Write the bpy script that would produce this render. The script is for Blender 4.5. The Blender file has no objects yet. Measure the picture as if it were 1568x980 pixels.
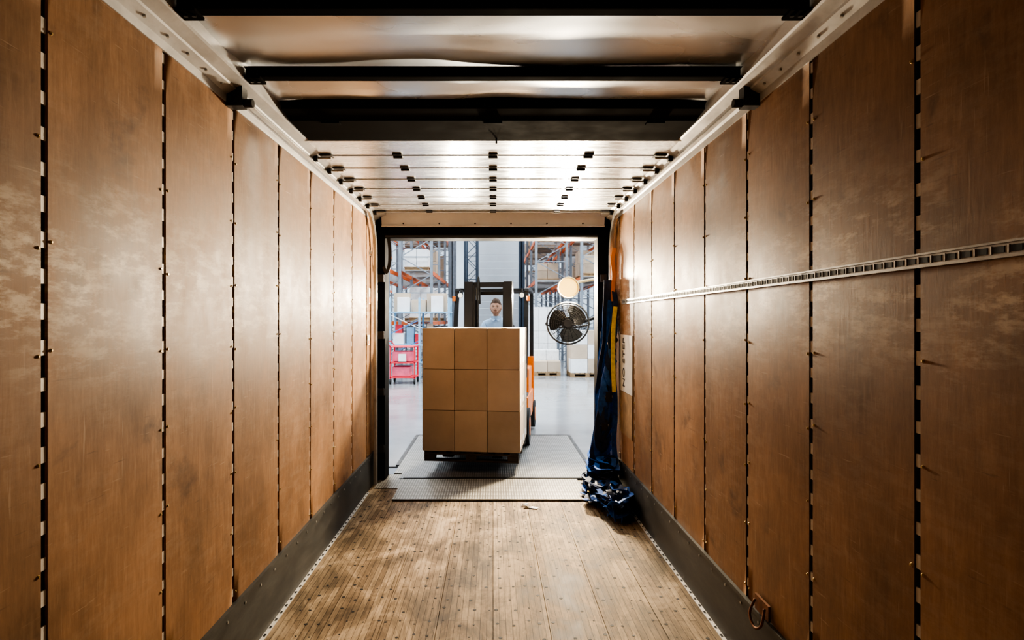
import bpy, math, random
from mathutils import Vector, Matrix, noise
random.seed(7)
S=bpy.context.scene
COL=S.collection
# ---------------------------------------------------------------- materials
def nm(name):
    m=bpy.data.materials.new(name); m.use_nodes=True
    nt=m.node_tree; b=nt.nodes['Principled BSDF']
    return m,nt,b
def nd(nt,t,**k):
    n=nt.nodes.new(t)
    for a,v in k.items(): setattr(n,a,v)
    return n
def mp(nt,scale,coord='Object'):
    tc=nd(nt,'ShaderNodeTexCoord'); m=nd(nt,'ShaderNodeMapping')
    m.inputs['Scale'].default_value=scale
    nt.links.new(tc.outputs[coord],m.inputs['Vector']); return m
def noi(nt,vec,scale,detail=4,rough=.6,dist=0):
    n=nd(nt,'ShaderNodeTexNoise'); n.inputs['Scale'].default_value=scale
    n.inputs['Detail'].default_value=detail; n.inputs['Roughness'].default_value=rough
    n.inputs['Distortion'].default_value=dist
    nt.links.new(vec.outputs[0],n.inputs['Vector']); return n
def ramp(nt,src,stops):
    r=nd(nt,'ShaderNodeValToRGB'); e=r.color_ramp.elements
    while len(e)<len(stops): e.new(.5)
    for i,(p,c) in enumerate(stops):
        e[i].position=p; e[i].color=(c if len(c)==4 else (*c,1)) if isinstance(c,tuple) else (c,c,c,1)
    nt.links.new(src,r.inputs['Fac']); return r
def mix(nt,fac,a,b,mode='MIX'):
    m=nd(nt,'ShaderNodeMix',data_type='RGBA',blend_type=mode)
    for s,v in ((m.inputs[0],fac),(m.inputs[6],a),(m.inputs[7],b)):
        if hasattr(v,'links') or hasattr(v,'is_linked'): nt.links.new(v,s)
        elif isinstance(v,tuple): s.default_value=(*v,1)
        else: s.default_value=v
    return m.outputs[2]
def math_(nt,op,a,b=None,c=None):
    m=nd(nt,'ShaderNodeMath',operation=op)
    for i,v in enumerate((a,b,c)):
        if v is None: continue
        if hasattr(v,'is_linked'): nt.links.new(v,m.inputs[i])
        else: m.inputs[i].default_value=v
    return m.outputs[0]
def bump(nt,b,h,strength,dist=.01):
    bp=nd(nt,'ShaderNodeBump'); bp.inputs['Strength'].default_value=strength
    bp.inputs['Distance'].default_value=dist
    nt.links.new(h,bp.inputs['Height']); nt.links.new(bp.outputs[0],b.inputs['Normal'])
def simple(name,c,rough=.5,metal=0,var=.15,scale=6,bmp=0,emit=None,es=1,island=0,spec=None):
    m,nt,b=nm(name)
    v=mp(nt,(1,1,1)); n=noi(nt,v,scale)
    lo=tuple(max(0,x*(1-var)) for x in c); hi=tuple(min(1,x*(1+var)) for x in c)
    r=ramp(nt,n.outputs['Fac'],[(.3,lo),(.7,hi)])
    out=r.outputs[0]
    if island:
        g=nd(nt,'ShaderNodeNewGeometry')
        rr=ramp(nt,g.outputs['Random Per Island'],[(0,1-island),(1,1.0)])
        out=mix(nt,1.0,out,rr.outputs[0],'MULTIPLY')
    nt.links.new(out,b.inputs['Base Color'])
    rr=ramp(nt,n.outputs['Fac'],[(.3,max(0,rough-.08)),(.7,min(1,rough+.08))])
    nt.links.new(rr.outputs[0],b.inputs['Roughness'])
    b.inputs['Metallic'].default_value=metal
    if spec is not None: b.inputs['Specular IOR Level'].default_value=spec
    if bmp: bump(nt,b,n.outputs['Fac'],bmp)
    if emit:
        b.inputs['Emission Color'].default_value=(*emit,1); b.inputs['Emission Strength'].default_value=es
    return m
def plywood():
    m,nt,b=nm('plywood_panel')
    g=nd(nt,'ShaderNodeNewGeometry')
    va=mp(nt,(5,5,.6)); grain=noi(nt,va,12,7,.72)
    vb=mp(nt,(1,1,.6)); blot=noi(nt,vb,2.2,8,.7,.1)
    base=ramp(nt,grain.outputs['Fac'],[(.25,(.30,.163,.084)),(.55,(.38,.215,.114)),(.8,(.46,.28,.16))]).outputs[0]
    bl=ramp(nt,blot.outputs['Fac'],[(.34,.55),(.60,1.08)]).outputs[0]
    c=mix(nt,.9,base,bl,'MULTIPLY')
    isl=ramp(nt,g.outputs['Random Per Island'],[(0,.80),(1,1.08)]).outputs[0]
    c=mix(nt,1.0,c,isl,'MULTIPLY')
    # dark smudges
    vs=mp(nt,(1,1,1)); sm=noi(nt,vs,3.6,5,.6,.3)
    sr=ramp(nt,sm.outputs['Fac'],[(.61,0.0),(.74,1.0)]).outputs[0]
    c=mix(nt,math_(nt,'MULTIPLY',sr,.6),c,(.085,.052,.036))
    # light scuffs, concentrated at cargo height
    sep=nd(nt,'ShaderNodeSeparateXYZ'); tc=nd(nt,'ShaderNodeTexCoord')
    nt.links.new(tc.outputs['Object'],sep.inputs[0])
    d=math_(nt,'ABSOLUTE',math_(nt,'SUBTRACT',sep.outputs[2],1.84))
    band=ramp(nt,d,[(.06,1.0),(.36,0.08)]).outputs[0]
    vp=mp(nt,(1,1,1)); pat=noi(nt,vp,3.0,3,.5); patr=ramp(nt,pat.outputs['Fac'],[(.36,0.0),(.55,1.0)]).outputs[0]
    vc=mp(nt,(1,2.4,8)); sc=noi(nt,vc,3.0,8,.72,.0)
    scr=ramp(nt,sc.outputs['Fac'],[(.47,0.0),(.60,1.0)]).outputs[0]
    mask=math_(nt,'MULTIPLY',math_(nt,'MULTIPLY',math_(nt,'MULTIPLY',scr,band),patr),.75)
    c=mix(nt,mask,c,(.80,.69,.55))
    # light and dark scratches
    def scratch(rot,scl,lo,hi,amt,col,c):
        v=mp(nt,scl); v.inputs['Rotation'].default_value=(rot,0,0); s=noi(nt,v,4,5,.6)
        r=ramp(nt,s.outputs['Fac'],[(lo,0.0),(hi,1.0)]).outputs[0]
        return mix(nt,math_(nt,'MULTIPLY',r,amt),c,col)
    c=scratch(.45,(1,14,.8),.645,.71,.32,(.62,.46,.32),c)
    c=scratch(-.7,(1,17,1.0),.655,.72,.30,(.62,.46,.32),c)
    c=scratch(-.15,(1,1.0,17),.65,.71,.34,(.62,.46,.32),c)
    c=scratch(.25,(1,1.0,14),.65,.71,.40,(.12,.07,.045),c)
    c=scratch(1.0,(1,14,1.0),.66,.72,.35,(.12,.07,.045),c)
    nt.links.new(c,b.inputs['Base Color'])
    rr=ramp(nt,blot.outputs['Fac'],[(.35,.45),(.65,.6)]).outputs[0]
    nt.links.new(rr,b.inputs['Roughness']); b.inputs['Specular IOR Level'].default_value=.22
    bump(nt,b,grain.outputs['Fac'],.10,.003)
    return m
def floorwood():
    m,nt,b=nm('hardwood_deck')
    g=nd(nt,'ShaderNodeNewGeometry'); tc=nd(nt,'ShaderNodeTexCoord')
    sep=nd(nt,'ShaderNodeSeparateXYZ'); nt.links.new(tc.outputs['Object'],sep.inputs[0])
    cb=nd(nt,'ShaderNodeCombineXYZ'); nt.links.new(sep.outputs[1],cb.inputs[0]); nt.links.new(sep.outputs[0],cb.inputs[1])
    br=nd(nt,'ShaderNodeTexBrick'); nt.links.new(cb.outputs[0],br.inputs['Vector'])
    br.inputs['Scale'].default_value=1; br.inputs['Brick Width'].default_value=.85
    br.inputs['Row Height'].default_value=.036; br.inputs['Mortar Size'].default_value=.0014
    br.inputs['Mortar Smooth'].default_value=.1
    br.inputs['Color1'].default_value=(.58,.44,.285,1); br.inputs['Color2'].default_value=(.36,.26,.165,1)
    br.inputs['Mortar'].default_value=(.06,.038,.024,1)
    va=mp(nt,(9,.5,1)); gr=noi(nt,va,9,6,.7)
    grr=ramp(nt,gr.outputs['Fac'],[(.3,.45),(.62,1.15)]).outputs[0]
    c=mix(nt,.85,br.outputs['Color'],grr,'MULTIPLY')
    vb=mp(nt,(1.6,.9,1)); bl=noi(nt,vb,2.2,7,.7,.6)
    blr=ramp(nt,bl.outputs['Fac'],[(.38,.30),(.58,1.0)]).outputs[0]
    c=mix(nt,.85,c,blr,'MULTIPLY')
    lt=ramp(nt,bl.outputs['Fac'],[(.52,0.0),(.66,1.0)]).outputs[0]
    c=mix(nt,math_(nt,'MULTIPLY',lt,.42),c,(.68,.56,.42))
    vm=mp(nt,(22,2.2,1)); st=noi(nt,vm,3,6,.75)
    sr=ramp(nt,st.outputs['Fac'],[(.58,0.0),(.69,1.0)]).outputs[0]
    c=mix(nt,math_(nt,'MULTIPLY',sr,.6),c,(.055,.036,.025))
    isl=ramp(nt,g.outputs['Random Per Island'],[(0,.75),(1,1.05)]).outputs[0]
    c=mix(nt,1.0,c,isl,'MULTIPLY')
    nt.links.new(c,b.inputs['Base Color'])
    nt.links.new(ramp(nt,bl.outputs['Fac'],[(.3,.55),(.7,.75)]).outputs[0],b.inputs['Roughness'])
    b.inputs['Specular IOR Level'].default_value=.2
    bump(nt,b,gr.outputs['Fac'],.25,.004)
    return m
def scratched(name,c1,c2,rough,metal,st=(1,1,1),bs=.12,bd=.004,sc=5,det=8):
    m,nt,b=nm(name)
    v=mp(nt,st); n=noi(nt,v,sc,det,.6 if det<5 else .75,.3)
    nt.links.new(ramp(nt,n.outputs['Fac'],[(.35,c1),(.7,c2)]).outputs[0],b.inputs['Base Color'])
    nt.links.new(ramp(nt,n.outputs['Fac'],[(.3,max(.05,rough-.1)),(.7,rough+.12)]).outputs[0],b.inputs['Roughness'])
    b.inputs['Metallic'].default_value=metal
    bump(nt,b,n.outputs['Fac'],bs,bd)
    return m
def diamond(name,c,k2=(.48,.46,.41)):
    m,nt,b=nm(name)
    tc=nd(nt,'ShaderNodeTexCoord'); sep=nd(nt,'ShaderNodeSeparateXYZ'); nt.links.new(tc.outputs['Object'],sep.inputs[0])
    x,y=sep.outputs[0],sep.outputs[1]
    u=math_(nt,'MULTIPLY',math_(nt,'ADD',x,math_(nt,'MULTIPLY',y,.6)),125); v=math_(nt,'MULTIPLY',math_(nt,'SUBTRACT',x,math_(nt,'MULTIPLY',y,.6)),125)
    h=math_(nt,'MULTIPLY',math_(nt,'SINE',u),math_(nt,'SINE',v))
    hr=ramp(nt,h,[(.10,0.0),(.40,1.0)]).outputs[0]
    mm=mp(nt,(1,1,1)); n=noi(nt,mm,4,6,.7)
    c0=ramp(nt,n.outputs['Fac'],[(.3,tuple(k*.6 for k in c)),(.7,c)]).outputs[0]
    cc=mix(nt,math_(nt,'MULTIPLY',hr,.8),c0,k2)
    nt.links.new(cc,b.inputs['Base Color']); b.inputs['Metallic'].default_value=.35; b.inputs['Roughness'].default_value=.5
    bump(nt,b,hr,.6,.006)
    return m
def cardboard():
    m,nt,b=nm('cardboard')
    g=nd(nt,'ShaderNodeNewGeometry')
    v=mp(nt,(1,1,1)); n=noi(nt,v,3,5,.6)
    c=ramp(nt,n.outputs['Fac'],[(.3,(.46,.365,.275)),(.7,(.55,.44,.335))]).outputs[0]
    isl=ramp(nt,g.outputs['Random Per Island'],[(0,.78),(1,1.05)]).outputs[0]
    c=mix(nt,1.0,c,isl,'MULTIPLY')
    nt.links.new(c,b.inputs['Base Color']); b.inputs['Roughness'].default_value=.8
    return m
M=dict(
 ply=plywood(), deck=floorwood(), card=cardboard(),
 black=simple('black_paint',(.012,.012,.013),.5), fblack=simple('matte_black_frame',(.012,.012,.013),.8,spec=.08), dark=simple('dark_steel',(.030,.029,.029),.5,.2),
 gap=simple('dark_gap',(.012,.010,.009),.7),
 alu=scratched('aluminium_rail',(.54,.55,.56),(.74,.75,.76),.45,.3,(1,.6,1)),
 steel=scratched('galvanised_steel',(.36,.36,.35),(.62,.61,.58),.4,.6),
 track=scratched('cargo_track_steel',(.15,.145,.14),(.34,.33,.31),.42,.6),
 bright=simple('bright_rivet_metal',(.76,.74,.70),.5,.1),
 brass=simple('brass_rivet',(.62,.46,.2),.35,.6),
 kick=scratched('scuffed_kick_plate',(.05,.052,.05),(.14,.14,.13),.52,.35,(1,.5,2)),
 roof=scratched('roof_sheet',(.70,.73,.76),(.84,.87,.90),.27,.7,(.7,1.2,1),.35,.04,1.4,2),
 doorp=scratched('door_panel_skin',(.66,.69,.72),(.78,.81,.84),.24,.5,(.6,3,1),.06,.004),
 header=simple('header_painted_metal',(.80,.83,.86),.5,0,.05),
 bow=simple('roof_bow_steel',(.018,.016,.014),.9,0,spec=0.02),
 lip=diamond('diamond_plate_bare',(.20,.185,.155)), lev=diamond('diamond_plate',(.17,.17,.165),(.36,.355,.345)),
 wood=simple('pallet_wood',(.40,.27,.15),.75,0,.3,10,island=.3),
 shadepal=simple('shaded_pallet_wood',(.05,.036,.025),.75,0,.3,10),  # pallet wood with the shadow under the load put into its colour
 tape=simple('packing_tape',(.42,.27,.14),.3,0,.05),
 wrap=simple('stretch_wrap_white',(.74,.75,.76),.3,0,.06,12),
 orange=simple('orange_paint',(.75,.20,.03),.4), rubber=simple('rubber',(.02,.02,.02),.8),
 seat=simple('seat_vinyl',(.03,.03,.03),.55),
 conc=None, wallw=simple('warehouse_white_wall',(.48,.53,.58),.6,0,.05,1), ceilw=simple('warehouse_ceiling_paint',(.7,.7,.7),.8),
 rackw=simple('rack_upright_grey',(.20,.23,.27),.45,.2), rackb=simple('rack_upright_blue_grey',(.05,.075,.11),.45,.2),
 rorange=simple('rack_beam_orange',(.62,.13,.025),.45), mesh=simple('wire_deck',(.35,.36,.37),.5,.3),
 red=simple('red_paint',(.70,.04,.06),.45), pink=simple('pink_crate',(.75,.14,.22),.5),
 blue=simple('blue_paint',(.07,.20,.45),.45), lblue=simple('light_blue_panel',(.25,.45,.62),.5),
 sblue=simple('blue_webbing',(.022,.115,.42),.5,0,.4,25), snavy=simple('navy_webbing',(.014,.030,.08),.5,0,.35,25),
 syel=simple('yellow_webbing',(.80,.60,.03),.6,0,.2,25), sor=simple('orange_webbing',(.75,.25,.04),.6),
 white=simple('white_paint',(.76,.77,.78),.5,0,.06), sign=simple('sign_board',(.78,.76,.70),.5,0,.06),
 skin=simple('skin',(.56,.32,.22),.5,0,.08,20), hair=simple('brown_hair',(.095,.052,.03),.7,0,.3,40),
 beard=simple('beard_stubble',(.33,.18,.115),.75,0,.3,90), lips=simple('lips',(.45,.20,.15),.5),
 eye=simple('eye_white',(.7,.68,.65),.3,0,.02), iris=simple('iris',(.03,.025,.02),.3),
 shirt=simple('light_blue_shirt',(.36,.50,.68),.8,0,.1,15), pants=simple('navy_trousers',(.03,.04,.07),.85), shoe=simple('black_boot',(.02,.018,.016),.5),
 lens=simple('lamp_lens',(.35,.26,.10),.5,0,0,emit=(1,.62,.16),es=1.0),
 hlens=simple('added_glow_lens',(.6,.6,.55),.3,0,0,emit=(1,.9,.7),es=.4),  # glow added on the guard lamps to go with the fill spots
 lampy=simple('lamp_housing',(.50,.42,.26),.4,.2),
 rust=simple('rusty_steel',(.22,.10,.05),.7,.4,.4,30),
)
def concrete():
    m,nt,b=nm('polished_concrete')
    v=mp(nt,(1,1,1)); n=noi(nt,v,.7,7,.6)
    nt.links.new(ramp(nt,n.outputs['Fac'],[(.3,(.21,.22,.23)),(.7,(.32,.33,.34))]).outputs[0],b.inputs['Base Color'])
    nt.links.new(ramp(nt,n.outputs['Fac'],[(.3,.10),(.7,.24)]).outputs[0],b.inputs['Roughness'])
    return m
M['conc']=concrete()
# ---------------------------------------------------------------- mesh builder
class B:
    def __init__(s): s.v=[];s.f=[];s.m=[];s.sm=[];s.mats=[];s.X=None
    def mi(s,k):
        if k not in s.mats: s.mats.append(k)
        return s.mats.index(k)
    def add(s,vs,fs,k,smooth=False):
        o=len(s.v); i=s.mi(k)
        for p in vs:
            p=Vector(p)
            if s.X is not None: p=s.X@p
            s.v.append(p)
        for f in fs: s.f.append([o+a for a in f]); s.m.append(i); s.sm.append(smooth)
    def box(s,a,b,k,R=None,c=None):
        x0,y0,z0=a;x1,y1,z1=b
        vs=[Vector(p) for p in ((x0,y0,z0),(x1,y0,z0),(x1,y1,z0),(x0,y1,z0),(x0,y0,z1),(x1,y0,z1),(x1,y1,z1),(x0,y1,z1))]
        if R is not None:
            c=Vector(c) if c is not None else (Vector(a)+Vector(b))/2
            vs=[R@(p-c)+c for p in vs]
        s.add(vs,[(0,3,2,1),(4,5,6,7),(0,1,5,4),(1,2,6,5),(2,3,7,6),(3,0,4,7)],k)
    def bar(s,p,q,w,h,k):
        p=Vector(p);q=Vector(q);d=(q-p).normalized()
        u=Vector((0,0,1)) if abs(d.z)<.95 else Vector((0,1,0))
        a=d.cross(u).normalized()*w/2; b=a.normalized().cross(d).normalized()*h/2
        vs=[p-a-b,p+a-b,p+a+b,p-a+b,q-a-b,q+a-b,q+a+b,q-a+b]
        s.add(vs,[(0,3,2,1),(4,5,6,7),(0,1,5,4),(1,2,6,5),(2,3,7,6),(3,0,4,7)],k)
    def cyl(s,p,q,r0,k,r1=None,n=16,cap=True,smooth=True):
        if r1 is None: r1=r0
        p=Vector(p);q=Vector(q);d=(q-p).normalized()
        u=Vector((0,0,1)) if abs(d.z)<.95 else Vector((1,0,0))
        a=d.cross(u).normalized();b=a.cross(d).normalized()
        vs=[];fs=[]
        for i in range(n):
            t=2*math.pi*i/n; e=a*math.cos(t)+b*math.sin(t)
            vs+= [p+e*r0,q+e*r1]
        for i in range(n):
            j=(i+1)%n; fs.append((2*i,2*j,2*j+1,2*i+1))
        s.add(vs,fs,k,smooth)
        if cap:
            s.add([vs[2*i] for i in range(n)],[tuple(range(n))[::-1]],k); s.add([vs[2*i+1] for i in range(n)],[tuple(range(n))],k)
    def sph(s,c,r,k,n=16,m=10,fn=None):
        if not isinstance(r,tuple): r=(r,r,r)
        vs=[];fs=[]
        for j in range(m+1):
            ph=math.pi*j/m
            for i in range(n):
                t=2*math.pi*i/n
                vs.append(Vector((c[0]+r[0]*math.sin(ph)*math.cos(t),c[1]+r[1]*math.sin(ph)*math.sin(t),c[2]+r[2]*math.cos(ph))))
        for j in range(m):
            for i in range(n):
                i2=(i+1)%n; fs.append((j*n+i,(j+1)*n+i,(j+1)*n+i2,j*n+i2))
        s.add(vs,fs,k,True)
    def sweep(s,path,prof,k,closed=False,smooth=True,up=None):
        P=[Vector(p) for p in path];n=len(P);rows=[]
        prev=None
        for i in range(n):
            a=P[(i-1)%n] if (closed or i>0) else P[0]; b=P[(i+1)%n] if (closed or i<n-1) else P[-1]
            d=(b-a).normalized()
            if prev is None:
                u=Vector(up) if up else (Vector((0,0,1)) if abs(d.z)<.9 else Vector((1,0,0)))
            else: u=prev
            u=(u-d*u.dot(d))
            if u.length<1e-4: u=Vector((1,.3,.1)); u=u-d*u.dot(d)
            u.normalize(); prev=u; w=d.cross(u)
            rows.append([P[i]+w*x+u*y for x,y in prof])
        m=len(prof);vs=[p for r in rows for p in r];fs=[]
        for i in range(n if closed else n-1):
            i2=(i+1)%n
            for j in range(m):
                j2=(j+1)%m; fs.append((i*m+j,i*m+j2,i2*m+j2,i2*m+j))
        if not closed: fs.append(tuple(range(m))[::-1]); fs.append(tuple((n-1)*m+j for j in range(m)))
        s.add(vs,fs,k,smooth)
    def tube(s,path,r,k,n=8,closed=False):
        s.sweep(path,[(r*math.cos(2*math.pi*i/n),r*math.sin(2*math.pi*i/n)) for i in range(n)],k,closed)
    def ribbon(s,path,w,t,k,up=None):
        s.sweep(path,[(-w/2,-t/2),(w/2,-t/2),(w/2,t/2),(-w/2,t/2)],k,False,False,up)
    def ring(s,c,r,t,k,ax='y',n=32):
        pts=[]
        for i in range(n):
            a=2*math.pi*i/n
            e={'y':(math.cos(a),0,math.sin(a)),'x':(0,math.cos(a),math.sin(a)),'z':(math.cos(a),math.sin(a),0)}[ax]
            pts.append(Vector(c)+Vector(e)*r)
        s.tube(pts,t,k,6,True)
    def obj(s,name,bevel=0,parent=None,loc=None,rot=None,seg=2):
        me=bpy.data.meshes.new(name); me.from_pydata([tuple(p) for p in s.v],[],s.f)
        for k in s.mats: me.materials.append(M[k])
        for p,i,sm in zip(me.polygons,s.m,s.sm): p.material_index=i; p.use_smooth=sm
        me.update()
        o=bpy.data.objects.new(name,me); COL.objects.link(o)
        if bevel:
            b=o.modifiers.new('Bevel','BEVEL'); b.width=bevel; b.segments=seg; b.limit_method='ANGLE'; b.angle_limit=math.radians(50)
        if loc: o.location=loc
        if rot: o.rotation_euler=rot
        if parent: o.parent=parent
        return o
def smooth_path(pts,sub=6):
    P=[Vector(p) for p in pts];out=[]
    for i in range(len(P)-1):
        p0=P[max(i-1,0)];p1=P[i];p2=P[i+1];p3=P[min(i+2,len(P)-1)]
        for j in range(sub):
            t=j/sub
            out.append(.5*((2*p1)+(-p0+p2)*t+(2*p0-5*p1+4*p2-p3)*t*t+(-p0+3*p1-3*p2+p3)*t**3))
    out.append(P[-1]);return out
# ---------------------------------------------------------------- trailer shell
W=1.25; YF=-7.0; YD=6.38; ZT=2.75
def side_wall(name,sg,y0,step):
    b=B()
    b.box((min(sg*W+sg*.009,sg*(W+.05)),YF,0),(max(sg*W+sg*.009,sg*(W+.05)),YD,ZT+.05),'gap')
    seams=[y0+step*k for k in range(-15,8)]
    seams=[y for y in seams if YF<y<YD-.1]
    e=[YF]+seams+[YD]
    g=.013
    for i in range(len(e)-1):
        a=e[i]+(g if i else 0); c=e[i+1]-(g if i<len(e)-2 else 0)
        n=10
        # panel with gentle bulge
        x0=sg*W
        nz=12;vs=[];fs=[]
        for iz in range(nz+1):
            for iy in range(n+1):
                y=a+(c-a)*iy/n; z=.30+(ZT-.30)*iz/nz
                dx=.004*math.sin(math.pi*iy/n)*(.4+noise.noise(Vector((sg*3,i*1.7,z*1.3))))
                vs.append((x0-sg*dx,y,z))
        for iz in range(nz):
            for iy in range(n):
                q=(iz*(n+1)+iy,iz*(n+1)+iy+1,(iz+1)*(n+1)+iy+1,(iz+1)*(n+1)+iy)
                fs.append(q if sg<0 else q[::-1])
        # edges
        m=len(vs)
        xb=sg*(W+.012)
        vs+=[(xb,a,.30),(xb,c,.30),(xb,c,ZT),(xb,a,ZT)]
        k=(n+1)
        fs+=[(0,nz*k,m+3,m),(n,m+1,m+2,nz*k+n)]
        b.add(vs,fs,'ply',True)
    # logistic post dashes and rivets
    for y in seams:
        z=.36+random.random()*.05; j=0
        while z<ZT-.05:
            h=.034+random.random()*.012
            xa=sg*(W+.004); xb=sg*(W+.012)
            b.box((min(xa,xb),y-.011,z),(max(xa,xb),y+.011,z+h),'bright')
            if j%3==0:
                for s2 in (-1,1):
                    if random.random()<.8:
                        zz=z+random.uniform(-.01,.02)
                        b.cyl((sg*W,y+s2*.024,zz),(sg*(W-.005),y+s2*.024,zz),.006,'brass',r1=.003,n=8)
            z+=.1; j+=1
    return b.obj(name)
side_wall('wall_left',-1,1.674,.6085)
side_wall('wall_right',1,1.77,.5925)
for sg,nm_ in ((-1,'baseboard_left'),(1,'baseboard_right')):
    b=B()
    x0=sg*(W-.012);x1=sg*(W+.008)
    b.box((min(x0,x1),YF+.02,.0),(max(x0,x1),6.36,.33),'kick')
    b.box((min(sg*(W-.02),x1),YF+.02,.318),(max(sg*(W-.02),x1),6.36,.338),'kick')
    # bright bent toe angle with slots on the floor
    x2=sg*(W-.034)
    b.box((min(x2,x0),YF+.02,.0005),(max(x2,x0),5.9,.006),'bright')
    y=YF+.1
    while y<5.9:
        c=sg*(W-.023); b.box((c-.006,y,.006),(c+.006,y+.025,.0075),'gap'); y+=.085
    # rivets
    y=YF+.2
    while y<6.2:
        b.cyl((x0,y,.29),(x0-sg*.004,y,.29),.007,'steel',n=8); y+=.2
    b.obj(nm_)
# floor
b=B()
b.box((-1.25,YF,-.08),(1.25,6.6,-.03),'gap')
nb=8; bw=2.5/nb
for i in range(nb):
    x=-1.25+bw*i
    b.box((x+.0015,YF,-.03),(x+bw-.0015,6.55,0),'deck')
y=YF+.15
while y<6.2:
    for i in range(nb):
        for t in (.12,.36,.62,.88):
            if random.random()<.75:
                xx=-1.25+bw*(i+t)+random.uniform(-.02,.02); yy=y+random.uniform(-.035,.035)
                if abs(xx)<1.2: b.cyl((xx,yy,-.001),(xx,yy,.001),random.choice((.006,.009,.011)),'gap',n=8)
    y+=.1525
b.obj('floor')
# front bulkhead behind the camera
b=B()
b.box((-1.3,YF-.05,0),(1.3,YF,2.9),'ply')
b.obj('wall_front')
# ceiling
b=B()
nx,ny=30,170
vs=[];fs=[]
for j in range(ny+1):
    y=YF+(6.55-YF)*j/ny
    for i in range(nx+1):
        x=-1.16+2.32*i/nx
        ph=((y-2.17)/.6)%1
        z=2.868-.016*math.sin(math.pi*ph)+.014*noise.noise(Vector((x*1.3,y*3.0,0)))+.003*noise.noise(Vector((x*4,y*4,4)))
        vs.append((x,y,z))
for j in range(ny):
    for i in range(nx):
        a=j*(nx+1)+i; fs.append((a,a+nx+1,a+nx+2,a+1))
b.add(vs,fs,'roof',True)
b.box((-1.3,YF,2.895),(1.3,6.6,2.93),'roof')
b.obj('ceiling')
# roof bows
for k in range(-14,2):
    y=2.17+.6*k
    if y<YF+.1: continue
    b=B()
    # hat section
    b.box((-1.13,y-.022,2.812),(1.13,y+.022,2.82),'bow')
    b.box((-1.13,y-.028,2.812),(1.13,y-.022,2.85),'bow'); b.box((-1.13,y+.022,2.812),(1.13,y+.028,2.85),'bow')
    b.box((-1.13,y-.05,2.846),(1.13,y-.022,2.85),'bow'); b.box((-1.13,y+.022,2.846),(1.13,y+.05,2.85),'bow')
    for sg in (-1,1):
        b.box((min(sg*1.06,sg*1.135),y-.04,2.80),(max(sg*1.06,sg*1.135),y+.04,2.812),'bow')
        for xx in (1.08,1.11): b.cyl((sg*xx,y,2.80),(sg*xx,y,2.795),.008,'dark',n=8)
    b.obj('trim_roof_bow',.002)
# top rails
for sg,nm_ in ((-1,'trim_top_rail_left'),(1,'trim_top_rail_right')):
    b=B()
    prof=[(W+.006,2.72),(W-.006,2.72),(W-.008,2.755),(W-.05,2.775),(W-.052,2.785),(W-.105,2.80),(W-.115,2.805),(W-.118,2.87),(W+.03,2.88)]
    n=len(prof);vs=[(sg*x,YF,z) for x,z in prof]+[(sg*x,6.36,z) for x,z in prof]
    fs=[(i,(i+1)%n,n+(i+1)%n,n+i) for i in range(n)]
    b.add(vs,fs,'alu')
    y=YF+.1
    while y<2.9:
        b.cyl((sg*(W-.03),y,2.766),(sg*(W-.032),y,2.758),.006,'steel',n=8)
        y+=.15
    b.obj(nm_)
# wide rear bow
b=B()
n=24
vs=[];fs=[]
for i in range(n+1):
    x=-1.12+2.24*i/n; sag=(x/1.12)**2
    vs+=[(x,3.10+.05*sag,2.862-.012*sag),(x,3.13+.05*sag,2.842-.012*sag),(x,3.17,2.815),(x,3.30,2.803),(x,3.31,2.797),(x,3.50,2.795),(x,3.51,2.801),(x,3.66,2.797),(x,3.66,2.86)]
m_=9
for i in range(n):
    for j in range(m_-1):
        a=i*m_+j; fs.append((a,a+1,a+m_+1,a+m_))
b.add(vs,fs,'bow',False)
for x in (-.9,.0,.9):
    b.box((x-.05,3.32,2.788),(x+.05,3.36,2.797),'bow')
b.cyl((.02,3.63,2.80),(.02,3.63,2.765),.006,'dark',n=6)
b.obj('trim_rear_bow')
# overhead roll-up door (open, stored along ceiling)
b=B(); y=3.68; pw=.332
zs=lambda y:2.80-.004*(y-3.68)
for k in range(7):
    a=y+pw*k; c=a+pw-.006
    b.box((-1.16,a,zs(a)),(1.16,c,zs(a)+.026),'doorp')
    b.box((-1.16,a,zs(a)-.003),(1.16,a+.012,zs(a)),'steel')
for k in range(1,8):
    a=y+pw*k-.003
    for x in (-.635,0,.635):
        b.box((x-.030,a-.050,zs(a)-.009),(x+.030,a-.006,zs(a)-.001),'dark')
        b.box((x-.030,a+.006,zs(a)-.009),(x+.030,a+.050,zs(a)-.001),'dark')
        b.cyl((x-.03,a,zs(a)-.012),(x+.03,a,zs(a)-.012),.009,'dark',n=8)
    for sg in (-1,1):
        b.box((min(sg*1.07,sg*1.15),a-.04,zs(a)-.008),(max(sg*1.07,sg*1.15),a+.04,zs(a)-.002),'dark')
        b.cyl((sg*1.08,a,zs(a)-.018),(sg*1.195,a,zs(a)-.018),.007,'steel',n=8)
        b.cyl((sg*1.165,a,zs(a)-.018),(sg*1.195,a,zs(a)-.018),.024,'dark',n=14)
b.box((-1.16,6.0,2.778),(1.16,6.035,2.81),'steel')
b.obj('door_overhead_panels')
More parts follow.
